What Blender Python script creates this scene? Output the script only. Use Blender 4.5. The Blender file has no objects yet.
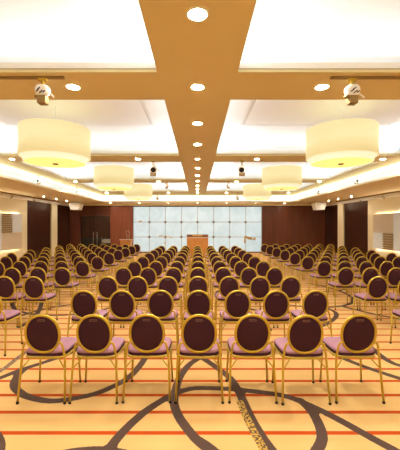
import bpy, bmesh, math, random
import numpy as np
from mathutils import Vector, Matrix

random.seed(7)
SC = bpy.context.scene
COL = SC.collection
PI = math.pi

# ------------------------------------------------------------------ camera, world, exposure
CAMZ = 1.78
cam_d = bpy.data.cameras.new('camera')
cam_d.sensor_fit = 'HORIZONTAL'
cam_d.sensor_width = 36.0
cam_d.lens = 28.8                      # 320 px focal length on a 400 px wide frame
cam_d.shift_x = 0.00625
cam_d.clip_start = 0.05
cam = bpy.data.objects.new('camera', cam_d)
COL.objects.link(cam)
cam.location = (0, 0, CAMZ)
cam.rotation_euler = (PI / 2, 0, 0)
SC.camera = cam

world = bpy.data.worlds.new('world')
SC.world = world
world.use_nodes = True
world.node_tree.nodes['Background'].inputs[0].default_value = (1, .9, .75, 1)
world.node_tree.nodes['Background'].inputs[1].default_value = 0.05

SC.view_settings.view_transform = 'Standard'
SC.view_settings.look = 'None'
SC.view_settings.exposure = 0.05
SC.view_settings.gamma = 1.0
SC.view_settings.use_curve_mapping = False

LED = 33.0             # radiance of the hidden cove strips (area light watts per square metre)
DOWN = 450.0            # emission of the downlight lenses
SHADE = 0.60           # drum shades
DIFF = 1.12            # drum diffusers
SCREEN = 0.6           # backlit panel wall
WARM = (.95, 1.0, 1.0)

# ------------------------------------------------------------------ materials
def new_mat(name):
    m = bpy.data.materials.new(name)
    m.use_nodes = True
    nt = m.node_tree
    return m, nt, nt.nodes['Principled BSDF']

def mat(name, col, rough=.6, metal=0.0, var=.08, scale=30.0, bump=0.0, spec=.5, sheen=0.0):
    """base colour varied a little by noise, optional fine bump"""
    m, nt, b = new_mat(name)
    tc = nt.nodes.new('ShaderNodeTexCoord')
    nz = nt.nodes.new('ShaderNodeTexNoise')
    nz.inputs['Scale'].default_value = scale
    nz.inputs['Detail'].default_value = 4
    nt.links.new(tc.outputs['Object'], nz.inputs['Vector'])
    mx = nt.nodes.new('ShaderNodeMix')
    mx.data_type = 'RGBA'
    mx.inputs['A'].default_value = (*[c * (1 - var) for c in col], 1)
    mx.inputs['B'].default_value = (*[min(1, c * (1 + var)) for c in col], 1)
    nt.links.new(nz.outputs['Fac'], mx.inputs['Factor'])
    nt.links.new(mx.outputs['Result'], b.inputs['Base Color'])
    b.inputs['Roughness'].default_value = rough
    b.inputs['Metallic'].default_value = metal
    b.inputs['Specular IOR Level'].default_value = spec
    if sheen:
        b.inputs['Sheen Weight'].default_value = sheen
    if bump:
        bp = nt.nodes.new('ShaderNodeBump')
        bp.inputs['Strength'].default_value = bump
        bp.inputs['Distance'].default_value = .003
        nt.links.new(nz.outputs['Fac'], bp.inputs['Height'])
        nt.links.new(bp.outputs['Normal'], b.inputs['Normal'])
    return m

def wood(name, c1, c2, rough=.35, scale=(1.2, 1.2, .09), k=9.0):
    m, nt, b = new_mat(name)
    tc = nt.nodes.new('ShaderNodeTexCoord')
    mp = nt.nodes.new('ShaderNodeMapping')
    mp.inputs['Scale'].default_value = scale
    nt.links.new(tc.outputs['Object'], mp.inputs['Vector'])
    nz = nt.nodes.new('ShaderNodeTexNoise')
    nz.inputs['Scale'].default_value = k
    nz.inputs['Detail'].default_value = 6
    nz.inputs['Distortion'].default_value = .6
    nt.links.new(mp.outputs['Vector'], nz.inputs['Vector'])
    cr = nt.nodes.new('ShaderNodeValToRGB')
    cr.color_ramp.elements[0].position = .3
    cr.color_ramp.elements[0].color = (*c1, 1)
    cr.color_ramp.elements[1].position = .7
    cr.color_ramp.elements[1].color = (*c2, 1)
    nt.links.new(nz.outputs['Fac'], cr.inputs['Fac'])
    nt.links.new(cr.outputs['Color'], b.inputs['Base Color'])
    b.inputs['Roughness'].default_value = rough
    return m

def glow(name, col, strength, base=(.8, .8, .8), vein=None):
    m, nt, b = new_mat(name)
    b.inputs['Base Color'].default_value = (*base, 1)
    b.inputs['Roughness'].default_value = .5
    b.inputs['Emission Color'].default_value = (*col, 1)
    b.inputs['Emission Strength'].default_value = strength
    if vein:
        tc = nt.nodes.new('ShaderNodeTexCoord')
        nz = nt.nodes.new('ShaderNodeTexNoise')
        nz.inputs['Scale'].default_value = 1.6
        nz.inputs['Detail'].default_value = 5
        nz.inputs['Distortion'].default_value = 1.0
        nt.links.new(tc.outputs['Object'], nz.inputs['Vector'])
        cr = nt.nodes.new('ShaderNodeValToRGB')
        cr.color_ramp.elements[0].position = .35
        cr.color_ramp.elements[0].color = (*vein, 1)
        cr.color_ramp.elements[1].position = .6
        cr.color_ramp.elements[1].color = (*col, 1)
        nt.links.new(nz.outputs['Fac'], cr.inputs['Fac'])
        nt.links.new(cr.outputs['Color'], b.inputs['Emission Color'])
    return m

M = {}
M['ceil_white'] = mat('ceiling white plaster', (.87, .915, .95), .9, var=.015, scale=3)
M['beam'] = mat('tan ceiling paint', (.74, .64, .325), .8, var=.02, scale=4)
M['groove'] = mat('brown groove', (.30, .17, .055), .8, var=.05)
M['lip'] = mat('cream cove lip', (.93, .90, .80), .8, var=.02, scale=4)
M['soffit'] = mat('pale tan soffit paint', (.92, .79, .52), .8, var=.02, scale=4)
M['cream'] = mat('cream wall paint', (.80, .68, .42), .85, var=.02, scale=5)
M['wood_dark'] = wood('dark red wood veneer', (.085, .019, .007), (.145, .036, .012), .38)
M['wood_red_lit'] = wood('red wood veneer', (.21, .052, .022), (.30, .082, .038), .35)  # lightened: the backlit wall's light on this cladding is put into the veneer
M['wood_deep'] = wood('very dark wood veneer', (.032, .009, .004), (.060, .018, .007), .22)
M['wood_orange'] = wood('honey wood veneer', (.50, .19, .035), (.62, .26, .06), .35, (1.5, 1.5, .2))
M['wood_brown'] = wood('brown wood veneer', (.20, .075, .02), (.27, .11, .03), .35, (1.5, 1.5, .2))
M['black'] = mat('satin black', (.012, .010, .010), .4, var=.1)
M['rubber'] = mat('black rubber', (.02, .016, .012), .7, var=.1)
M['gold'] = mat('gold lacquered metal', (.60, .42, .045), .36, .6, var=.06, scale=12)
M['brass'] = mat('brass', (.72, .45, .12), .3, .9, var=.05)
M['bronze'] = mat('bronze metal', (.30, .19, .06), .4, .6, var=.08)
M['plum'] = mat('shaded plum fabric', (.050, .013, .022), .85, var=.25, scale=160, bump=.3, spec=.25)  # upright chair fabric, the weaker light it gets put into the colour
M['mauve'] = mat('lit mauve seat fabric', (.40, .205, .265), .9, var=.12, scale=140, bump=.3, spec=.2)  # seat tops, the downlights' brightening put into the fabric colour
M['grip'] = mat('brown grip', (.15, .055, .04), .5, var=.1)
M['white'] = mat('white paint', (.82, .80, .75), .5, var=.02)
M['grey'] = mat('grey laminate', (.33, .33, .30), .5, var=.05)
M['steel'] = mat('brushed steel', (.62, .58, .52), .3, .8, var=.05)
M['pale_blue'] = mat('pale grey glass panel', (.78, .82, .84), .35, var=.03)
M['beige'] = mat('beige panel', (.66, .54, .38), .6, var=.04, scale=8)
M['slat'] = mat('gold brown slats', (.42, .28, .11), .5, .3, var=.08)
M['downlight'] = glow('downlight lens', (1.0, .92, .80), DOWN)
M['spot_lens'] = glow('spot lens', (1.0, .9, .72), 4.0)
M['shade'] = glow('yellow drum shade', (1.0, .81, .36), SHADE, (.40, .38, .26))
M['shade_ring'] = glow('pale drum ring', (1.0, .88, .58), .85, (.4, .38, .3))
M['diffuser'] = glow('drum diffuser', (1.0, .76, .22), DIFF, (.40, .34, .14))
M['screen'] = glow('backlit panel', (.78, .95, 1.0), SCREEN, (.28, .30, .31), vein=(.62, .83, .87))
M['boss'] = mat('brown grey boss', (.24, .22, .17), .5, var=.05)
M['seam'] = mat('grey beige seam', (.50, .48, .42), .6, var=.05)
M['halo'] = glow('halo strip', (1.0, .93, .8), 22.0)

# ------------------------------------------------------------------ mesh helpers
class MB:
    def __init__(s):
        s.v, s.f = [], []
    def box(s, x0, x1, y0, y1, z0, z1):
        n = len(s.v)
        s.v += [(x0, y0, z0), (x1, y0, z0), (x1, y1, z0), (x0, y1, z0),
                (x0, y0, z1), (x1, y0, z1), (x1, y1, z1), (x0, y1, z1)]
        s.f += [tuple(n + i for i in q) for q in
                ((3, 2, 1, 0), (4, 5, 6, 7), (0, 1, 5, 4), (1, 2, 6, 5), (2, 3, 7, 6), (3, 0, 4, 7))]
        return s
    def prism(s, pts, axis, a0, a1):
        """closed outline of 2-D points extruded along an axis (0,1,2)"""
        n = len(s.v); k = len(pts)
        def mk(p, a):
            q = list(p); q.insert(axis, a); return tuple(q)
        s.v += [mk(p, a0) for p in pts] + [mk(p, a1) for p in pts]
        s.f += [tuple(n + i for i in range(k))[::-1], tuple(n + k + i for i in range(k))]
        s.f += [(n + i, n + (i + 1) % k, n + k + (i + 1) % k, n + k + i) for i in range(k)]
        return s
    def tube(s, pts, r, seg=8, closed=False, radii=None):
        P = [Vector(p) for p in pts]; k = len(P); n0 = len(s.v)
        ref = None
        for i in range(k):
            a = P[(i - 1) % k] if (closed or i > 0) else P[i]
            b = P[(i + 1) % k] if (closed or i < k - 1) else P[i]
            t = (b - a).normalized()
            if ref is None:
                ref = Vector((0, 0, 1)) if abs(t.z) < .9 else Vector((0, 1, 0))
            u = (ref - t * ref.dot(t)).normalized(); w = t.cross(u); ref = u
            rr = radii[i] if radii else r
            for j in range(seg):
                an = 2 * PI * j / seg
                s.v.append(tuple(P[i] + u * math.cos(an) * rr + w * math.sin(an) * rr))
        for i in range(k if closed else k - 1):
            for j in range(seg):
                a = n0 + i * seg + j; b = n0 + i * seg + (j + 1) % seg
                c = n0 + ((i + 1) % k) * seg + (j + 1) % seg; d = n0 + ((i + 1) % k) * seg + j
                s.f.append((a, b, c, d))
        if not closed:
            s.f.append(tuple(n0 + j for j in range(seg))[::-1])
            s.f.append(tuple(n0 + (k - 1) * seg + j for j in range(seg)))
        return s
    def lathe(s, prof, seg=32, c=(0, 0, 0), cap=True):
        """profile of (radius, z) turned about the vertical"""
        n0 = len(s.v); k = len(prof)
        for r, z in prof:
            for j in range(seg):
                an = 2 * PI * j / seg
                s.v.append((c[0] + r * math.cos(an), c[1] + r * math.sin(an), c[2] + z))
        for i in range(k - 1):
            for j in range(seg):
                s.f.append((n0 + i * seg + j, n0 + i * seg + (j + 1) % seg,
                            n0 + (i + 1) * seg + (j + 1) % seg, n0 + (i + 1) * seg + j))
        if cap:
            s.f.append(tuple(n0 + j for j in range(seg))[::-1])
            s.f.append(tuple(n0 + (k - 1) * seg + j for j in range(seg)))
        return s
    def xf(s, m):
        s.v = [tuple(m @ Vector(p)) for p in s.v]
        return s
    def build(s, name, material, parent=None, smooth=False, bevel=0.0):
        me = bpy.data.meshes.new(name)
        me.from_pydata(s.v, [], s.f)
        bm = bmesh.new(); bm.from_mesh(me)
        bmesh.ops.recalc_face_normals(bm, faces=bm.faces[:])
        bm.to_mesh(me); bm.free()
        me.materials.append(M[material] if isinstance(material, str) else material)
        if smooth:
            for p in me.polygons:
                p.use_smooth = len(p.vertices) == 4
        o = bpy.data.objects.new(name, me)
        COL.objects.link(o)
        if parent is not None:
            o.parent = parent
        if bevel:
            md = o.modifiers.new('bevel', 'BEVEL'); md.width = bevel; md.segments = 2
            md.limit_method = 'ANGLE'
        return o

def tag(o, label, cat, group=None):
    o['label'] = label; o['category'] = cat
    if group:
        o['group'] = group
    return o

def thing(name, label, cat, loc=(0, 0, 0), rz=0.0, group=None):
    o = bpy.data.objects.new(name, None)
    COL.objects.link(o)
    o.location = loc; o.rotation_euler = (0, 0, rz)
    o.empty_display_size = .1
    return tag(o, label, cat, group)

def struct(name, mb, material, parent=None, **kw):
    o = mb.build(name, material, parent, **kw)
    if parent is None:
        o['kind'] = 'structure'
    return o

def dup(root, loc, rz=0.0, label=None, group=None, skip=()):
    r = root.copy(); COL.objects.link(r)
    r.location = loc; r.rotation_euler = (0, 0, rz)
    if label: r['label'] = label
    if group: r['group'] = group
    for ch in list(root.children):
        if ch.name.split('.')[0] in skip:
            continue
        c = ch.copy(); COL.objects.link(c); c.parent = r
        for g in list(ch.children):
            if g.name.split('.')[0] in skip:
                continue
            d = g.copy(); COL.objects.link(d); d.parent = c
    return r

def area(name, loc, sx, sy, rot, watts_m2, col=WARM):
    l = bpy.data.lights.new(name, 'AREA')
    l.shape = 'RECTANGLE'; l.size = sx; l.size_y = sy
    l.energy = watts_m2 * sx * sy; l.color = col
    o = bpy.data.objects.new(name, l); COL.objects.link(o)
    o.location = loc; o.rotation_euler = rot
    return o

ORD = ['zeroth', 'first', 'second', 'third', 'fourth', 'fifth', 'sixth', 'seventh', 'eighth', 'ninth', 'tenth',
       'eleventh', 'twelfth', 'thirteenth', 'fourteenth']

# ------------------------------------------------------------------ room dimensions
W = 8.2               # half width
D = 20.5              # back wall
R0 = -3.6             # rear wall, behind the camera
ZB = CAMZ + 1.80      # underside of beams
ZL = ZB + .12         # top of the lip
ZC = CAMZ + 2.40      # coffer ceiling
ZS = CAMZ + 1.37      # lower perimeter soffit
ZW = CAMZ + 1.18      # wood cladding top
CX0, CX1, CX2 = .475, 5.2, 5.8
SX = 5.6              # soffit inner edge
BEAMS = [(-.76, .07), (3.77, 4.60), (8.30, 9.13), (12.83, 13.66), (17.36, 19.5)]
COFFERS = [(R0, -.76), (.07, 3.77), (4.60, 8.30), (9.13, 12.83), (13.66, 17.36)]

# ------------------------------------------------------------------ floor with carpet pattern
def px(x, y):
    d = 320 * CAMZ / (y - 225.0)
    return ((x - 197.5) * d / 320, d)

STRANDS = [
    [(26, 368), (18, 375), (14, 384), (18, 391), (29, 397), (51, 401), (76, 398), (100, 392), (125, 380), (138, 368), (147, 355)],
    [(201, 357), (190, 364), (181, 375), (176, 388), (174, 402), (178, 415), (186, 427), (197, 440), (212, 452)],
    [(201, 357), (216, 367), (230, 378), (238, 390), (245, 405), (252, 420), (262, 437), (273, 452)],
    [(106, 453), (120, 435), (135, 420), (150, 408), (170, 396), (185, 390), (200, 388), (230, 389), (260, 392),
     (285, 396), (302, 402), (322, 411), (345, 423), (370, 437), (398, 452)],
    [(300, 400), (312, 412), (320, 427), (322, 440), (315, 453)],
    [(195, 438), (206, 445), (216, 453)],
    [(-20, 426), (-7, 433), (-1, 443), (-2, 455)],
    [(52, 456), (72, 452), (98, 450), (122, 453), (140, 459)],
    [(340, 357), (360, 365), (380, 372), (402, 379), (430, 386)],
    [(366, 343), (380, 355), (395, 364), (420, 370)],
    [(-20, 384), (0, 378), (20, 370), (45, 362), (70, 353), (90, 341), (96, 334)],
    [(310, 306), (326, 308), (336, 313), (334, 319), (322, 326), (300, 333)],
    [(345, 307), (365, 312), (400, 319), (430, 322)],
    [(20, 316), (40, 310), (60, 306), (85, 303), (110, 300)],
    [(20, 327), (34, 318), (40, 308), (42, 300)],
    [(270, 330), (262, 320), (266, 311), (280, 306)],
]
SPECK = [
    [(-8, 376), (5, 368), (15, 360), (27, 351)],
    [(240, 402), (246, 416), (253, 430), (262, 446), (266, 454)],
]
def smooth_line(pts, sub=4):
    P = [Vector((*p, 0)) for p in pts]; out = []
    for i in range(len(P) - 1):
        p0 = P[max(i - 1, 0)]; p1 = P[i]; p2 = P[i + 1]; p3 = P[min(i + 2, len(P) - 1)]
        for j in range(sub):
            t = j / sub
            out.append(.5 * ((2 * p1) + (p2 - p0) * t + (2 * p0 - 5 * p1 + 4 * p2 - p3) * t * t + (3 * p1 - p0 - 3 * p2 + p3) * t ** 3))
    out.append(P[-1])
    return [(p.x, p.y) for p in out]

def build_floor():
    xs = np.concatenate([np.linspace(-W, -4.2, 50)[:-1], np.linspace(-4.2, 4.2, 211), np.linspace(4.2, W, 50)[1:]])
    ys = np.concatenate([np.linspace(R0, 2.0, 30)[:-1], np.linspace(2.0, 7.5, 139), np.linspace(7.5, D + .2, 140)[1:]])
    nx, ny = len(xs), len(ys)
    X, Y = np.meshgrid(xs, ys); X = X.ravel(); Y = Y.ravel()
    def dist(lines):
        d = np.full(X.shape, 9.0)
        for ln in lines:
            for (ax, ay), (bx, by) in zip(ln[:-1], ln[1:]):
                vx, vy = bx - ax, by - ay; L = vx * vx + vy * vy + 1e-9
                t = np.clip(((X - ax) * vx + (Y - ay) * vy) / L, 0, 1)
                d = np.minimum(d, np.hypot(X - ax - t * vx, Y - ay - t * vy))
        return d
    lines = [smooth_line([px(*p) for p in s]) for s in STRANDS]
    rnd = random.Random(3)
    for k in range(26):                              # the same swirls carried on under the further rows
        cx = rnd.uniform(-7.5, 7.5); cy = rnd.uniform(7.6, 19.5); r = rnd.uniform(.6, 1.5); a0 = rnd.uniform(0, 6.28)
        lines.append([(cx + r * math.cos(a0 + q * .25), cy + r * (1 + .03 * q) * math.sin(a0 + q * .25)) for q in range(15)])
    speck = [smooth_line([px(*p) for p in s]) for s in SPECK]
    da, db = dist(lines), dist(speck)
    me = bpy.data.meshes.new('floor')
    verts = np.stack([X, Y, np.zeros_like(X)], 1)
    idx = np.arange(nx * ny).reshape(ny, nx)
    faces = np.stack([idx[:-1, :-1].ravel(), idx[:-1, 1:].ravel(), idx[1:, 1:].ravel(), idx[1:, :-1].ravel()], 1)
    me.from_pydata(verts.tolist(), [], faces.tolist())
    for nm, arr in (('strand', da), ('speck', db)):
        at = me.attributes.new(nm, 'FLOAT', 'POINT'); at.data.foreach_set('value', arr.astype(np.float32))
    m, nt, b = new_mat('striped swirl carpet')
    N, Lk = nt.nodes, nt.links
    def math_n(op, a, bb=None, c=None):
        n = N.new('ShaderNodeMath'); n.operation = op
        for i, q in enumerate((a, bb, c)):
            if q is None: continue
            if isinstance(q, (int, float)): n.inputs[i].default_value = q
            else: Lk.new(q, n.inputs[i])
        return n.outputs[0]
    def mix(fac, a, bb):
        n = N.new('ShaderNodeMix'); n.data_type = 'RGBA'
        Lk.new(fac, n.inputs['Factor'])
        for k, q in (('A', a), ('B', bb)):
            if isinstance(q, tuple): n.inputs[k].default_value = (*q, 1)
            else: Lk.new(q, n.inputs[k])
        return n.outputs['Result']
    tc = N.new('ShaderNodeTexCoord'); sp = N.new('ShaderNodeSeparateXYZ'); Lk.new(tc.outputs['Object'], sp.inputs[0])
    nz = N.new('ShaderNodeTexNoise'); nz.inputs['Scale'].default_value = 60; nz.inputs['Detail'].default_value = 3
    Lk.new(tc.outputs['Object'], nz.inputs['Vector'])
    nb = N.new('ShaderNodeTexNoise'); nb.inputs['Scale'].default_value = 1.0; nb.inputs['Detail'].default_value = 3
    mp = N.new('ShaderNodeMapping'); mp.inputs['Scale'].default_value = (.35, 5, 1)
    Lk.new(tc.outputs['Object'], mp.inputs['Vector']); Lk.new(mp.outputs[0], nb.inputs['Vector'])
    base = mix(nb.outputs['Fac'], (.71, .40, .125), (.80, .545, .225))
    # cross stripes every 0.304 m
    t = math_n('DIVIDE', math_n('SUBTRACT', sp.outputs['Y'], 2.74 - .152), .304)
    fr = math_n('ABSOLUTE', math_n('SUBTRACT', math_n('FRACT', t), .5))
    stripe = math_n('LESS_THAN', fr, .080)
    c1 = mix(stripe, base, (.53, .070, .008))
    at = N.new('ShaderNodeAttribute'); at.attribute_name = 'strand'
    wob = math_n('MULTIPLY_ADD', nz.outputs['Fac'], .010, .040)
    s1 = math_n('LESS_THAN', at.outputs['Fac'], wob)
    c2 = mix(s1, c1, (.105, .062, .046))
    at2 = N.new('ShaderNodeAttribute'); at2.attribute_name = 'speck'
    n2 = N.new('ShaderNodeTexNoise'); n2.inputs['Scale'].default_value = 45; n2.inputs['Detail'].default_value = 2
    Lk.new(tc.outputs['Object'], n2.inputs['Vector'])
    s2 = math_n('MULTIPLY', math_n('LESS_THAN', at2.outputs['Fac'], .035), math_n('GREATER_THAN', n2.outputs['Fac'], .5))
    inn = math_n('LESS_THAN', at2.outputs['Fac'], .036)
    gold = mix(math_n('LESS_THAN', sp.outputs['X'], 0.0), (.60, .37, .07), (.36, .24, .15))
    c3 = mix(inn, c2, gold)
    c4 = mix(s2, c3, (.13, .08, .05))
    Lk.new(c4, b.inputs['Base Color'])
    b.inputs['Roughness'].default_value = .95
    b.inputs['Specular IOR Level'].default_value = .15
    bp = N.new('ShaderNodeBump'); bp.inputs['Strength'].default_value = .25; bp.inputs['Distance'].default_value = .004
    Lk.new(nz.outputs['Fac'], bp.inputs['Height']); Lk.new(bp.outputs[0], b.inputs['Normal'])
    me.materials.append(m)
    o = bpy.data.objects.new('floor', me); COL.objects.link(o); o['kind'] = 'structure'
build_floor()

# ------------------------------------------------------------------ walls
struct('wall_left', MB().box(-W - .15, -W, R0, D + .2, 0, 4.3), 'cream')
struct('wall_right', MB().box(W, W + .15, R0, D + .2, 0, 4.3), 'cream')
struct('wall_back', MB().box(-W, W, D + .16, D + .3, 0, 4.3), 'ceil_white')
struct('wall_rear', MB().box(-W - .15, W + .15, R0 - .15, R0, 0, 4.3), 'cream')

PX0, PX1 = -4.13, 4.13                    # backlit wall
DX0, DX1, DZ = -7.53, -5.60, 2.36         # door recess in the left cladding
def panels(x0, x1, z0, z1, n, y0=D, y1=D + .158, gap=.006):
    mb = MB(); w = (x1 - x0) / n
    for i in range(n):
        mb.box(x0 + i * w + gap, x0 + (i + 1) * w - gap, y0, y1, z0, z1)
    return mb
cl = panels(DX1, PX0 - .01, 0.0, ZW, 1)
struct('trim_1', cl, 'wood_red_lit')
struct('trim_2', panels(PX1 + .01, W - .045, 0.0, ZW, 4), 'wood_dark')
cl2 = panels(-W + .045, DX0, 0.0, ZW, 1)
cl3 = panels(DX0, DX1, DZ, ZW, 2); cl2.f += [tuple(i + len(cl2.v) for i in f) for f in cl3.f]; cl2.v += cl3.v
struct('trim_50', cl2, 'wood_dark')
# strip between cladding and soffit on the back wall, lit above by the cove
struct('trim_3', MB().box(-W, W, D + .02, D + .158, ZW + .055, ZS), 'soffit')
struct('trim_51', MB().box(-W, W, D + .03, D + .158, ZW + .001, ZW + .054), 'wood_deep')

def side_clad(sx, name):
    mb = MB()
    for y0, y1, n in ((15.4, 17.8, 2), (18.52, D, 2)):
        w = (y1 - y0) / n
        for i in range(n):
            a = sx * (W - .04); b_ = sx * (W - .001)
            mb.box(min(a, b_), max(a, b_), y0 + i * w + .005, y0 + (i + 1) * w - .005, 0, ZW)
    struct(name, mb, 'wood_deep')
side_clad(-1, 'trim_4'); side_clad(1, 'trim_5')
for i, sx in enumerate((-1, 1)):          # cream pilaster, cornice and baseboard of each side wall
    a = sx * (W - .10); b_ = sx * (W - .001)
    struct('trim_%d' % (6 + i), MB().box(min(a, b_), max(a, b_), 17.82, 18.5, 0, ZW), 'cream', bevel=.01)
    a = sx * (W - .14)
    struct('trim_%d' % (8 + i), MB().box(min(a, b_), max(a, b_), R0 + .01, D - .01, ZW + .002, ZS - .002), 'lip')
    a = sx * (W - .025)
    struct('baseboard_' + ('left', 'right')[i], MB().box(min(a, b_), max(a, b_), R0 + .01, 15.38, 0, .12), 'lip', bevel=.004)
struct('baseboard_back', MB().box(PX0, PX1, D - .02, D + .03, 0, .05), 'wood_dark')

# double doors in the recess
dr = MB()
dm = (DX0 + DX1) / 2
door = bpy.data.objects.new('door_1', None); COL.objects.link(door); door['kind'] = 'structure'
door.location = (dm, D + .14, 0)
for s in (-1, 1):
    x0, x1 = sorted((s * .006, s * (.955)))
    lf = MB().box(x0, x1, -.03, .01, .01, DZ - .01).build('door_leaf', 'wood_deep', door)
    MB().box(x0 + .012, x1 - .012, -.034, -.0301, .02, .96).build('lower_panel', 'black', lf)
    hx = s * .12
    MB().tube([(hx, -.10, .42), (hx, -.10, 1.34)], .014, 8).tube([(hx, -.10, .5), (hx, -.03, .5)], .009, 6).tube(
        [(hx, -.10, 1.26), (hx, -.03, 1.26)], .009, 6).build('pull_handle', 'steel', lf, smooth=True)

# ------------------------------------------------------------------ ceiling
struct('ceiling', MB().box(-W - .15, W + .15, R0 - .15, D + .3, ZC, ZC + .15), 'ceil_white')
def bx_beam(tb, lp, co, gr, x0, x1, y0, y1, inx0=0, inx1=0, iny0=0, iny1=0):
    tb.box(x0, x1, y0, y1, ZB, ZB + .035)
    lp.box(x0 + .012 * (inx0 > 0), x1 - .012 * (inx1 > 0), y0 + .012 * (iny0 > 0), y1 - .012 * (iny1 > 0), ZB + .052, ZL)
    gr.box(x0 + .02 * (inx0 > 0), x1 - .02 * (inx1 > 0), y0 + .02 * (iny0 > 0), y1 - .02 * (iny1 > 0), ZB + .035, ZB + .052)
    co.box(x0 + inx0, x1 - inx1, y0 + iny0, y1 - iny1, ZL, ZC)
n = 10
def emit_beam(*a, **k):
    global n
    tb, lp, co, gr = MB(), MB(), MB(), MB()
    bx_beam(tb, lp, co, gr, *a, **k)
    o = struct('trim_%d' % n, tb, 'beam'); n += 1
    lp.build('cove_lip', 'lip', o); gr.build('groove', 'groove', o); co.build('cove_wall', 'ceil_white', o)
emit_beam(-CX0, CX0, R0, 17.36, .20, .20, 0, 0)
for sx in (-1, 1):
    x0, x1 = sorted((sx * CX1, sx * CX2))
    emit_beam(x0, x1, R0, 19.5, .2 if sx > 0 else 0, .2 if sx < 0 else 0, 0, 0)
for (y0, y1) in BEAMS:
    last = y1 > 19
    for sx in (-1, 1):
        x0, x1 = sorted((sx * CX0, sx * CX1))
        if last:
            if sx < 0: continue
            x0, x1 = -CX1, CX1
        emit_beam(x0, x1, y0, y1, 0, 0, .2, 0 if last else .2)
def fillet(flip, axis, p, a0, a1):
    # concave quarter curve from the cove wall up to the coffer ceiling
    pts = [(p + flip * .02, ZC + .02), (p + flip * .02, ZL)]
    for i in range(13):
        t = PI / 2 * i / 12
        pts.append((p - flip * .85 * (1 - math.cos(t)), ZL + .1 + (ZC - ZL - .1) * math.sin(t)))
    pts.append((p - flip * .85, ZC + .02))
    return MB().prism(pts, axis, a0, a1)
for (y0, y1) in COFFERS:
    for sx in (-1, 1):
        xa, xb = sorted((sx * (CX0 - .2), sx * (CX1 + .2)))
        f1 = fillet(1, 0, y1 + .2, xa, xb)
        for g in ([fillet(-1, 0, y0 - .2, xa, xb)] if y0 > R0 else []) + [fillet(1, 1, xb, y0 - .2, y1 + .2), fillet(-1, 1, xa, y0 - .2, y1 + .2)]:
            f1.f += [tuple(i + len(f1.v) for i in f) for f in g.f]; f1.v += g.v
        struct('trim_%d' % n, f1, 'ceil_white', smooth=True); n += 1
# perimeter soffit with a low upstand hiding the cove strip, cove ceiling and cove outer wall
for i, sx in enumerate((-1, 1)):
    a, b_ = sorted((sx * SX, sx * (W - .001)))
    so = struct('trim_%d' % n, MB().box(a, b_, R0 + .001, D + .01, ZS, ZS + .04), 'soffit'); n += 1
    a, b_ = sorted((sx * SX, sx * (SX + .03)))
    MB().box(a, b_, R0 + .001, 19.06, ZS + .04, ZS + .07).build('upstand', 'lip', so)
    a, b_ = sorted((sx * 7.0, sx * 7.1))
    mb = MB().box(a, b_, R0 + .001, D + .01, ZS + .04, ZB + .3)
    a, b_ = sorted((sx * CX2, sx * 7.1))
    mb.box(a, b_, R0 + .001, D + .01, ZB + .15, ZB + .3)
    mb.build('cove_wall', 'ceil_white', so)
so = struct('trim_%d' % n, MB().box(-SX, SX, 19.06, D + .01, ZS, ZS + .04), 'soffit'); n += 1
MB().box(-SX, SX, 19.06, 19.09, ZS + .04, ZS + .07).build('upstand', 'lip', so)
MB().box(-CX2, CX2, 19.5, D + .15, ZB + .15, ZB + .3).box(-7, 7, D + .02, D + .15, ZS + .04, ZB + .15).build('cove_wall', 'ceil_white', so)

# hidden LED strips of the coves
for ci, (y0, y1) in enumerate(COFFERS):
    ym = (y0 + y1) / 2; ly = y1 - y0
    for sx in (-1, 1):
        xm = sx * (CX0 + CX1) / 2; lx = CX1 - CX0
        area('cove_strip', (xm, y1 + .1, ZL + .02), lx + .3, .10, (PI + .95, 0, 0), LED)
        if ci > 0:
            area('cove_strip', (xm, y0 - .1, ZL + .02), lx + .3, .10, (PI - .95, 0, 0), LED)
        area('cove_strip', (sx * (CX0 - .1), ym, ZL + .02), .10, ly + .3, (0, PI + sx * .95, 0), LED)
        area('cove_strip', (sx * (CX1 + .1), ym, ZL + .02), .10, ly + .3, (0, PI - sx * .95, 0), LED)
for sx in (-1, 1):
    area('cove_strip', (sx * (SX + .55), (R0 + D) / 2, ZS + .05), .12, D - R0 - .1, (0, PI - sx * .1, 0), LED * 1.3)
area('cove_strip', (0, 19.62, ZS + .06), 2 * SX + .8, .12, (PI - .3, 0, 0), LED * 1.3)

# ------------------------------------------------------------------ backlit panel wall
bw = thing('backlit_wall', 'wall of white backlit glass panels at the front of the hall', 'light wall', (0, D + .1, 0))
cw = (PX1 - PX0) / 8
zr = [.055, 1.01, 1.97, ZW]
fr = MB().box(PX0, PX1, .0, .05, .0, ZW)
fr.build('frame', 'seam', bw)
for r in range(3):
    for c in range(8):
        x0 = PX0 + c * cw
        MB().box(x0 + .022, x0 + cw - .022, -.03, -.001, zr[r] + .022, zr[r + 1] - .022).build('panel', 'screen', bw)
for r in (1, 2):
    for c in range(1, 8):
        m4 = Matrix.Translation((PX0 + c * cw, -.005, zr[r])) @ Matrix.Rotation(PI / 2, 4, 'X')
        MB().lathe([(.0, 0), (.085, 0), (.085, .03), (.07, .045), (.02, .055)], 16).xf(m4).build('boss', 'boss', bw, smooth=True)

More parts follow.
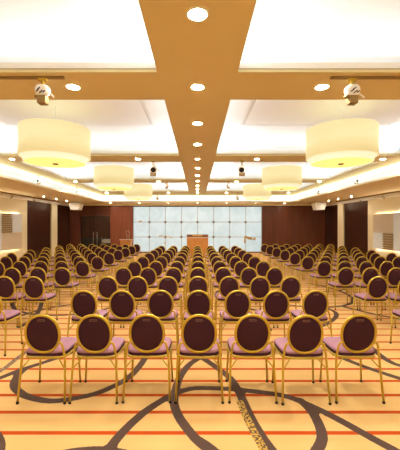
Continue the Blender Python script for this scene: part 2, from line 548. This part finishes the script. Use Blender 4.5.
# gold ornaments fixed on it
def ornament(cx, cz, pts_list, label, rr=.03, bell=None):
    t = thing('wall_ornament', label, 'ornament', (cx, D + .03, cz), 0, 'gold ornaments on the backlit wall')
    for p in pts_list:
        MB().tube([(x, -.06, z) for x, z in p], rr, 8).build('branch', 'brass', t, smooth=True)
    if bell:
        m4 = Matrix.Translation((bell[0], -.06, bell[1])) @ Matrix.Rotation(PI / 2, 4, 'Y')
        MB().lathe([(.03, 0), (.05, .08), (.12, .17), (.10, .175), (.04, .10)], 16).xf(m4).build('bell', 'brass', t, smooth=True)
    MB().tube([(0, 0, 0), (0, -.06, 0)], .03, 8).build('mount', 'brass', t)
def wx(x): return (x - 197.5) * D / 320
def wz(y): return CAMZ - (y - 225) * D / 320
ornament(wx(245), wz(238), [[(0, 0), (-.03, -.15), (-.02, -.32)], [(-.06, .03), (.2, .06), (.42, .0)], [(.1, .05), (.2, -.05), (.5, -.06)]],
         'gold branching ornament with bell end, right side of the backlit panels', .045, (.48, -.05))
ornament(wx(163.5), wz(237), [[(-.3, .05), (-.1, .1), (.05, -.02)], [(.15, .03), (.4, 0), (.55, -.06)]],
         'gold twig ornament on the backlit panels left of the main lectern', .028)
ornament(wx(140.5), wz(221.5), [[(-.12, 0), (.12, 0)], [(0, -.06), (0, .07)]],
         'small gold cross-shaped ornament at top left of the backlit panels', .03)
ornament(wx(165), wz(243), [[(-.08, 0), (.08, .02)], [(0, -.07), (0.02, .07)]],
         'tiny gold ornament low on the backlit panels left of the main lectern', .022)

# ------------------------------------------------------------------ wall art either side
def wall_art(sx, label):
    t = thing('wall_art', label, 'wall art', (sx * (W - .001), 13.5, 0))
    def blk(y0, y1, z0, z1, m, name='panel', d0=.06, d1=.10):
        a, b_ = sorted((-sx * d0, -sx * d1))
        return MB().box(a, b_, y0 - 13.5 + .004, y1 - 13.5 - .004, z0 + .004, z1 - .004).build(name, m, t)
    def slats(y0, y1, z0, z1, k):
        mb = MB(); h = (z1 - z0) / k
        for i in range(k):
            a, b_ = sorted((-sx * .06, -sx * (.12)))
            mb.box(a, b_, y0 - 13.5 + .01, y1 - 13.5 - .01, z0 + (i + .12) * h, z0 + (i + .8) * h)
        p = mb.build('slat_block', 'slat', t)
        blk(y0, y1, z0, z1, 'beige', 'slat_backing', .03, .058)
        return p
    z0, z1, z2 = .70, 1.44, 2.28
    ya, yb, yc, yd, ye = 11.75, 12.5, 13.24, 13.98, 14.76
    if sx < 0:
        slats(yc, yd, z1, z2, 9); blk(yd, ye, z1, z2, 'pale_blue'); blk(yc, ye, z0, z1, 'beige')
        blk(yb, yc, z0, z2, 'pale_blue'); blk(ya, yb, z0, z2, 'beige')
    else:
        blk(yc, ye, z1, z2, 'beige'); blk(yd, ye, z0, z1, 'pale_blue'); slats(yc, yd, z0, z1, 7)
        blk(yb, yc, z0, z2, 'pale_blue'); blk(ya, yb, z0, z2, 'beige')
    a, b_ = sorted((-sx * .004, -sx * .028))
    mb = MB()
    mb.box(a, b_, ya - 13.5 + .1, ye - 13.5 - .1, z2 - .07, z2 - .03)
    mb.box(a, b_, ya - 13.5 + .1, ye - 13.5 - .1, z0 + .03, z0 + .07)
    mb.build('halo_strip', 'halo', t)
wall_art(-1, 'panelled wall art with gold slats above a beige block, left wall')
wall_art(1, 'panelled wall art with gold slats below a beige block, right wall')

# ------------------------------------------------------------------ drum pendants
def drum(label):
    t = thing('drum_pendant', label, 'pendant lamp', (0, 0, 0), 0, 'drum pendants in the ceiling coffers')
    R, h0, h1, r2, hd = .67, CAMZ + 1.35, CAMZ + 1.93, .60, CAMZ + 1.245
    MB().lathe([(R - .02, h0 - h1), (R, h0 - h1), (R, 0), (R - .02, 0), (R - .02, h0 - h1 + .001)], 64, cap=False).build('shade', 'shade', t, smooth=True)
    MB().lathe([(R - .015, h0 - h1 + .012), (r2, h0 - h1 + .008), (r2 - .012, hd - h1 + .01), (r2 - .03, hd - h1)], 64, cap=False).build('lower_ring', 'shade_ring', t, smooth=True)
    dz = hd - h1
    MB().lathe([(r2 - .03, dz + .004), (.4, dz - .004), (.1, dz - .01), (.001, dz - .01)], 64, cap=False).build('diffuser', 'diffuser', t, smooth=True)
    MB().lathe([(.001, dz - .03), (.05, dz - .028), (.06, dz - .012), (.05, dz - .009)], 24).build('finial', 'bronze', t, smooth=True)
    MB().tube([(0, 0, -.02), (0, 0, ZC - h1)], .007, 8).tube(
        [(-R + .02, 0, -.02), (R - .02, 0, -.02)], .01, 8).build('hanger', 'ceil_white', t, smooth=True)
    return t
dnames = ['nearest', 'middle', 'furthest']
first = None
for i, y in enumerate((6.45, 10.98, 15.5)):
    for sx, sn in ((-1, 'left'), (1, 'right')):
        lb = 'pale yellow drum pendant, %s of the three on the %s' % (dnames[i], sn)
        if first is None:
            first = drum(lb); first.location = (2.89 if sx > 0 else -2.86, y, CAMZ + 1.93)
        else:
            dup(first, (2.89 if sx > 0 else -2.86, y, CAMZ + 1.93), 0, lb)

# ------------------------------------------------------------------ downlights
def downlight(label, group):
    t = thing('downlight', label, 'downlight', (0, 0, 0), 0, group)
    MB().lathe([(.092, .0), (.108, -.004), (.108, -.008), (.090, -.008), (.088, .0)], 28, cap=False).build('bezel', 'white', t, smooth=True)
    MB().lathe([(.001, -.004), (.090, -.004), (.090, .0)], 28, cap=False).build('lens', 'downlight', t)
    return t
dl0 = None
def put_dl(x, y, z, label, group, s=1.0):
    global dl0
    if dl0 is None:
        dl0 = downlight(label, group); o = dl0; o.location = (x, y, z)
    else:
        o = dup(dl0, (x, y, z), 0, label, group)
    s *= .87
    o.scale = (s, s, 1)
cb = [2.73, 4.17, 5.66, 7.14, 8.72, 10.1, 11.6, 13.1, 14.6, 16.1, 17.7]
put_dl(0, 1.25, ZB - .001, 'round downlight in the centre beam just above the camera', 'downlights of the centre beam')
for i, y in enumerate(cb):
    put_dl(0, y, ZB - .001, s=1 if y < 8 else .8, label='round recessed downlight in the tan centre beam, %s from the camera' % ORD[i + 1], group='downlights of the centre beam')
for bi, y in enumerate((-.35, 4.17, 8.72, 13.25, 17.8)):
    for x in (-5.05, -1.62, 1.62, 5.05):
        bn = ['behind the camera', 'first', 'second', 'third', 'fourth'][bi]
        sn = 'left' if x < 0 else 'right'; pn = 'inner' if abs(x) < 3 else 'outer'
        lb = ('round downlight, %s %s side of the %s cross beam' % (pn, sn, bn)) if bi else 'round downlight, %s %s side of the beam behind the camera' % (pn, sn)
        put_dl(x, y, ZB - .001, lb, 'downlights of the cross beams', 1 if y < 8 else .8)
ys = [5.0, 8.0, 11.0, 15.4, 16.8, 18.1]  # the nearest ones, out of view, are added to brighten the sides
for sx, sn in ((-1, 'left'), (1, 'right')):
    for i, y in enumerate(ys):
        put_dl(sx * 7.4, y, ZS - .001, 'small downlight in the low %s soffit, %s from the camera' % (sn, ORD[i + 1]), 'downlights of the low soffit', .6)
for i, x in enumerate((-5.4, -3.6, -1.8, 0, 1.8, 3.6, 5.4)):
    put_dl(x, 19.85, ZS - .001, 'small downlight above the front wall, %s from left' % ORD[i + 1], 'downlights above the front wall', .55)

# ------------------------------------------------------------------ track spots
def spot(label, s=1.0, yaw=0.0, cam_like=True, drop=.12):
    t = thing('track_spotlight', label, 'spotlight', (0, 0, 0), yaw, 'track spotlights under the beams')
    MB().box(-.05 * s, .05 * s, -.02 * s, .02 * s, -.03, 0).tube([(0, 0, -.03), (0, 0, -drop)], .012 * s, 8).build('stem', 'gold', t)
    c = -drop - .09 * s
    m4 = Matrix.Translation((0, 0, c)) @ Matrix.Rotation(math.radians(112), 4, 'X')
    MB().lathe([(.03 * s, -.10 * s), (.075 * s, -.085 * s), (.085 * s, 0), (.095 * s, .09 * s), (.08 * s, .10 * s)], 20).xf(m4).build('can', 'lip', t, smooth=True)
    MB().lathe([(.001, .101 * s), (.062 * s, .103 * s)], 20, cap=False).xf(m4).build('lens', 'black', t)
    MB().box(-.07 * s, .07 * s, -.05 * s, .05 * s, c - .17 * s, c - .075 * s).build('gear_box', 'bronze', t, bevel=.006)
    MB().tube([(.06 * s, 0, c + .02 * s), (.12 * s, -.01, c - .02 * s), (.19 * s, -.02, c - .07 * s)], .012 * s, 6).build('lever', 'lip', t)
    return t
def head_spot(label, yaw):
    t = thing('track_spotlight', label, 'spotlight', (0, 0, 0), yaw, 'track spotlights under the beams')
    MB().box(-.05, .05, -.02, .02, -.03, 0).tube([(0, 0, -.03), (0, 0, -.1)], .022, 8).build('stem', 'gold', t)
    c = -.145
    m4 = Matrix.Translation((0, 0, c)) @ Matrix.Rotation(math.radians(112), 4, 'X')
    MB().lathe([(.02, -.09), (.06, -.08), (.075, -.03), (.075, .05), (.06, .065), (.002, .07)], 24, cap=False).xf(m4).build('head', 'lip', t, smooth=True)
    mb = MB()
    for a, b_, r in ((-.03, .022, .02), (.002, .03, .022), (0, -.012, .026), (.03, -.03, .018)):
        mb.box(a - r, a + r, b_ - .006, b_ + .006, .05, .073)
    mb.xf(m4 @ Matrix.Rotation(.6, 4, 'Z')).build('vent_slot', 'black', t)
    MB().box(-.05, .05, -.05, .05, c - .165, c - .068).build('gear_box', 'bronze', t, bevel=.006)
    MB().box(-.09, -.05, -.03, .03, c - .085, c - .065).build('bracket', 'bronze', t)
    MB().tube([(.05, 0, c - .02), (.10, -.01, c - .045), (.145, -.02, c - .09)], .011, 6).build('lever', 'lip', t)
    return t
# the tracks under the first beam
for sx, sn in ((-1, 'left'), (1, 'right')):
    x0, x1 = sorted((sx * 1.62, sx * 4.6))
    tag(MB().box(x0, x1, 3.87, 3.91, ZB - .022, ZB - .001).build('lighting_track', 'bronze'),
        'thin dark lighting track under the first cross beam, %s of centre' % sn, 'lighting track')
    o = head_spot('cream slotted track spotlight under the first cross beam, %s of centre' % sn, 0 if sx < 0 else .1)
    o.location = (sx * 1.88, 3.89, ZB - .022)
    o = spot('small dark spotlight under the second cross beam, %s of centre' % sn, 1.15, .2 if sx < 0 else -.2, drop=.12)
    o.location = (sx * 1.25, 9.0, ZB - .001)
    o = spot('tiny spotlight under the third cross beam, %s of centre' % sn, .8, PI, drop=.05)
    o.location = (sx * 1.3, 13.5, ZB - .001)
    o = spot('tiny spotlight under the last tan beam near the front wall, %s' % sn, .9, PI, drop=.12)
    o.location = (sx * 2.3, 18.4, ZB - .001)
    for i, y in enumerate((12.6, 16.6)):
        o = spot('small spotlight in the white side cove, %s one on the %s' % (('near', 'far')[i], sn), .8, 0, drop=.12)
        o.location = (sx * 6.25, y, ZB + (.117 if sx < 0 and i == 1 else .149))
    x0, x1 = sorted((sx * 7.99, sx * 8.03))
    tag(MB().box(x0, x1, 2.0, 18.5, ZS - .06, ZS - .001).build('lighting_track', 'bronze'),
        'long bronze lighting track along the top of the %s wall' % sn, 'lighting track')
    for i, y in enumerate((10.4, 13.7, 15.6)):
        o = spot('small wall-washing spotlight on the %s wall track, %s from the camera' % (sn, ORD[i + 1]), .55, sx * -1.2, drop=.0301)
        o.location = (sx * 7.97, y, ZS - .062)

tag(MB().box(-6.27, -6.23, 13.9, 16.9, ZB + .118, ZB + .149).build('lighting_track', 'bronze'),
    'short lighting track under the white cove of the left side', 'lighting track')

# ------------------------------------------------------------------ projectors near the front corners
for sx, sn in ((-1, 'left'), (1, 'right')):
    t = thing('ceiling_projector', 'white projector hung from the soffit near the front %s corner' % sn, 'projector', (sx * 7.2, 19.0, ZS - .48), 0)
    MB().prism([(-.25, 0), (.25, 0), (.36, .34), (.31, .44), (-.31, .44), (-.36, .34)], 1, -.25, .25).build('body', 'lip', t, bevel=.02)
    MB().box(-.15, .15, -.12, .12, .44, .478).build('mount', 'white', t)
    m4 = Matrix.Translation((-sx * .12, .25, .1)) @ Matrix.Rotation(-PI / 2, 4, 'X')
    MB().lathe([(.06, -.01), (.06, .04), (.045, .045)], 18).xf(m4).build('lens', 'black', t, smooth=True)

# ------------------------------------------------------------------ lecterns and small furniture at the front
t = thing('lectern', 'wide honey wood lectern with gold plaque before the backlit panels', 'lectern', (0, 17.5, 0))
MB().box(-.56, .56, -.26, .26, .0, .08).build('plinth', 'wood_brown', t)
MB().box(-.575, .575, -.28, .28, .08, 1.09).build('body', 'wood_orange', t, bevel=.01)
MB().box(-.583, .583, -.29, .29, 1.091, 1.112).build('white_strip', 'white', t)
MB().prism([(-.29, 1.113), (.29, 1.113), (.29, 1.19), (-.29, 1.27)], 0, -.575, .575).build('top', 'wood_brown', t)
MB().box(-.28, .26, -.306, -.291, 1.175, 1.255).build('plaque', 'brass', t, bevel=.004)
MB().tube([(0.02, -.1, 1.24), (.02, -.12, 1.4), (.01, -.05, 1.52), (0, .05, 1.58)], .008, 6).tube([(0, .05, 1.58), (0, .09, 1.6)], .014, 8).build('microphone', 'steel', t)

t = thing('lectern', 'small honey wood lectern with two gooseneck microphones by dark wood wall', 'lectern', (-3.98, 17.9, 0))
MB().box(-.30, .30, -.22, .22, 0, .06).build('plinth', 'wood_brown', t)
MB().prism([(-.26, .06), (.26, .06), (.27, .6), (.31, .95), (-.31, .95), (-.27, .6)], 1, -.2, .2).build('body', 'wood_orange', t, bevel=.008)
MB().prism([(-.25, .951), (.25, .951), (.25, .972), (-.25, .985)], 0, -.335, .335).build('top', 'beige', t)
for s in (-1, 1):
    MB().tube([(.08 + s * .06, .05, 1.0), (.08 + s * .06, .05, 1.2), (.08 + s * .1, .0, 1.36), (.08 + s * .05, -.1, 1.44)], .008, 6).tube(
        [(.08 + s * .05, -.1, 1.44), (.08 + s * .045, -.15, 1.455)], .016, 8).build('microphone', 'steel', t)

t = thing('side_table', 'black pedestal with a pale grey box top beside the double doors', 'side table', (-5.66, 19.9, 0))
MB().box(-.20, .20, -.2, .2, 0, .03).build('base', 'black', t)
MB().tube([(0, 0, .03), (0, 0, .66)], .05, 12).build('pedestal', 'black', t)
MB().box(-.2, .2, -.2, .2, .66, .9).build('box_top', 'grey', t, bevel=.01)
MB().tube([(-.26, -.1, .0), (-.26, -.1, .98)], .012, 8).build('upright', 'steel', t)

# ------------------------------------------------------------------ chairs
def ell(a, b, k=36, cz=.685, cy=.03, tilt=math.radians(8), off=0.0):
    pts = []
    for i in range(k):
        an = 2 * PI * i / k
        # a little squarer than an ellipse
        ca, sa = math.cos(an), math.sin(an)
        e = .93
        x = a * math.copysign(abs(ca) ** e, ca); h = b * math.copysign(abs(sa) ** e, sa)
        pts.append((x, cy - h * math.sin(tilt) + off * math.cos(tilt), cz + h * math.cos(tilt) + off * math.sin(tilt)))
    return pts

def rounded(hw_r, hw_f, y0, y1, k=40, e=.55):
    out = []
    for i in range(k):
        an = 2 * PI * i / k
        ca, sa = math.cos(an), math.sin(an)
        u = math.copysign(abs(ca) ** e, ca); v = math.copysign(abs(sa) ** e, sa)
        y = (y0 + y1) / 2 + v * (y1 - y0) / 2
        hw = hw_r + (hw_f - hw_r) * (v + 1) / 2
        out.append((u * hw, y))
    return out

def loft(rings, mb):
    n0 = len(mb.v); k = len(rings[0])
    for r in rings: mb.v += r
    for i in range(len(rings) - 1):
        for j in range(k):
            mb.f.append((n0 + i * k + j, n0 + i * k + (j + 1) % k, n0 + (i + 1) * k + (j + 1) % k, n0 + (i + 1) * k + j))
    mb.f.append(tuple(n0 + j for j in range(k))[::-1])
    mb.f.append(tuple(n0 + (len(rings) - 1) * k + j for j in range(k)))
    return mb

def make_chair():
    t = thing('banquet_chair', 'chair', 'chair')
    A, B = .170, .195
    MB().tube(ell(A, B), .0145, 8, True).build('back_frame', 'gold', t, smooth=True)
    rings = [ell(A * .2, B * .2, off=-.016), ell(A * .6, B * .6, off=-.014), ell(A * .88, B * .88, off=-.008), ell(A * .95, B * .95, off=0.0),
             ell(A * .93, B * .93, off=.018), ell(A * .75, B * .75, off=.034), ell(A * .3, B * .3, off=.040)]
    bp = loft(rings, MB()).build('backrest', 'plum', t, smooth=True)
    # grip slot near the top of the back
    gp = []
    for i in range(16):
        an = 2 * PI * i / 16
        h = .145 + .008 * math.sin(an)
        x = .028 * math.copysign(1, math.cos(an)) * (1 if abs(math.cos(an)) > .3 else abs(math.cos(an)) / .3) + .008 * math.cos(an)
        gp.append((x, .03 - h * math.sin(math.radians(8)) - .0125,   .685 + h * math.cos(math.radians(8))))
    MB().tube(gp, .0045, 6, True).build('grip', 'grip', bp)
    # seat cushion and the gold rail under it
    lay = [(.985, .478), (1.0, .484), (.985, .496), (.93, .505), (.7, .511), (.3, .513)]
    rings = []
    for s, z in lay:
        rings.append([(x * s, (y - .26) * s + .26, z) for x, y in rounded(.212, .232, .055, .475, e=.42)])
    loft(rings, MB()).build('seat', 'mauve', t, smooth=True)
    rings = []
    for s, z in [(.95, .446), (.99, .450), (1.0, .456), (1.0, .472), (.98, .4775)]:
        rings.append([(x * s, (y - .26) * s + .26, z) for x, y in rounded(.212, .232, .055, .475, e=.42)])
    loft(rings, MB()).build('shaded_seat_side', 'plum', t, smooth=True)  # side face of the cushion, its shade painted in as dark fabric
    MB().tube([(x, y, .434) for x, y in rounded(.206, .222, .06, .462, e=.36)], .012, 6, True).build('seat_frame', 'gold', t, smooth=True)
    for s in (-1, 1):
        lg = MB().tube([(s * .146, .036, .588), (s * .168, .035, .598), (s * .186, .036, .588), (s * .197, .039, .560), (s * .214, .047, .46),
                   (s * .218, .048, .42), (s * .226, .028, .22), (s * .235, .0, .012)], .0115, 8).build('leg', 'gold', t, smooth=True)
        MB().lathe([(.0135, 0), (.0145, .004), (.0135, .022)], 10, (s * .235, 0, 0)).build('foot_cap', 'rubber', lg)
        lg = MB().tube([(s * .213, .425, .432), (s * .220, .432, .22), (s * .230, .44, .012)], .0115, 8).build('leg', 'gold', t, smooth=True)
        MB().lathe([(.0135, 0), (.0145, .004), (.0135, .022)], 10, (s * .230, .44, 0)).build('foot_cap', 'rubber', lg)
        MB().tube([(s * .222, .036, .33), (s * .14, .075, .425)], .007, 6).build('brace', 'gold', t, smooth=True)
    return t

proto = make_chair()
used = False
Y1, PITCH = 3.19, 1.18
def place(x, y, label, group, row):
    global used
    rz = random.gauss(0, .010)
    x += random.gauss(0, .004); y += random.gauss(0, .012)
    if not used:
        used = True
        proto.location = (x, y, 0); proto.rotation_euler = (0, 0, 0)
        proto['label'] = label; proto['group'] = group
        return proto
    sk = () if row <= 4 else (('foot_cap',) if row <= 6 else ('foot_cap', 'brace', 'grip'))
    return dup(proto, (x, y, 0), rz, label, group, sk)

def in_frame(x, y):
    xi = max(0, abs(x) - .25)
    return xi * 320 / (y + .46) < 202

SP = .525
CXS = [-1.56, -1.035, -.512, .015, .55, 1.085, 1.625]
for r in range(1, 11):
    y = Y1 + PITCH * (r - 1)
    for c in range(7):
        x = CXS[c]
        lb = 'plum oval-backed gold chair, %s row from the camera, %s from left in centre block' % (ORD[r], ORD[c + 1])
        place(x, y, lb, 'chairs of the centre block', r)
for sx, x0, sn in ((-1, 2.85, 'left'), (1, 3.14, 'right')):
    for r in range(2, 12):
        y = Y1 + PITCH * (r - 1)
        for c in range(7):
            x = sx * (x0 + c * (.522 if sx < 0 else .517))
            if not in_frame(x, y): continue
            lb = 'plum oval-backed gold chair, %s row from the camera, %s from the aisle, %s block' % (ORD[r], ORD[c + 1], sn)
            place(x, y, lb, 'chairs of the %s block' % sn, r)
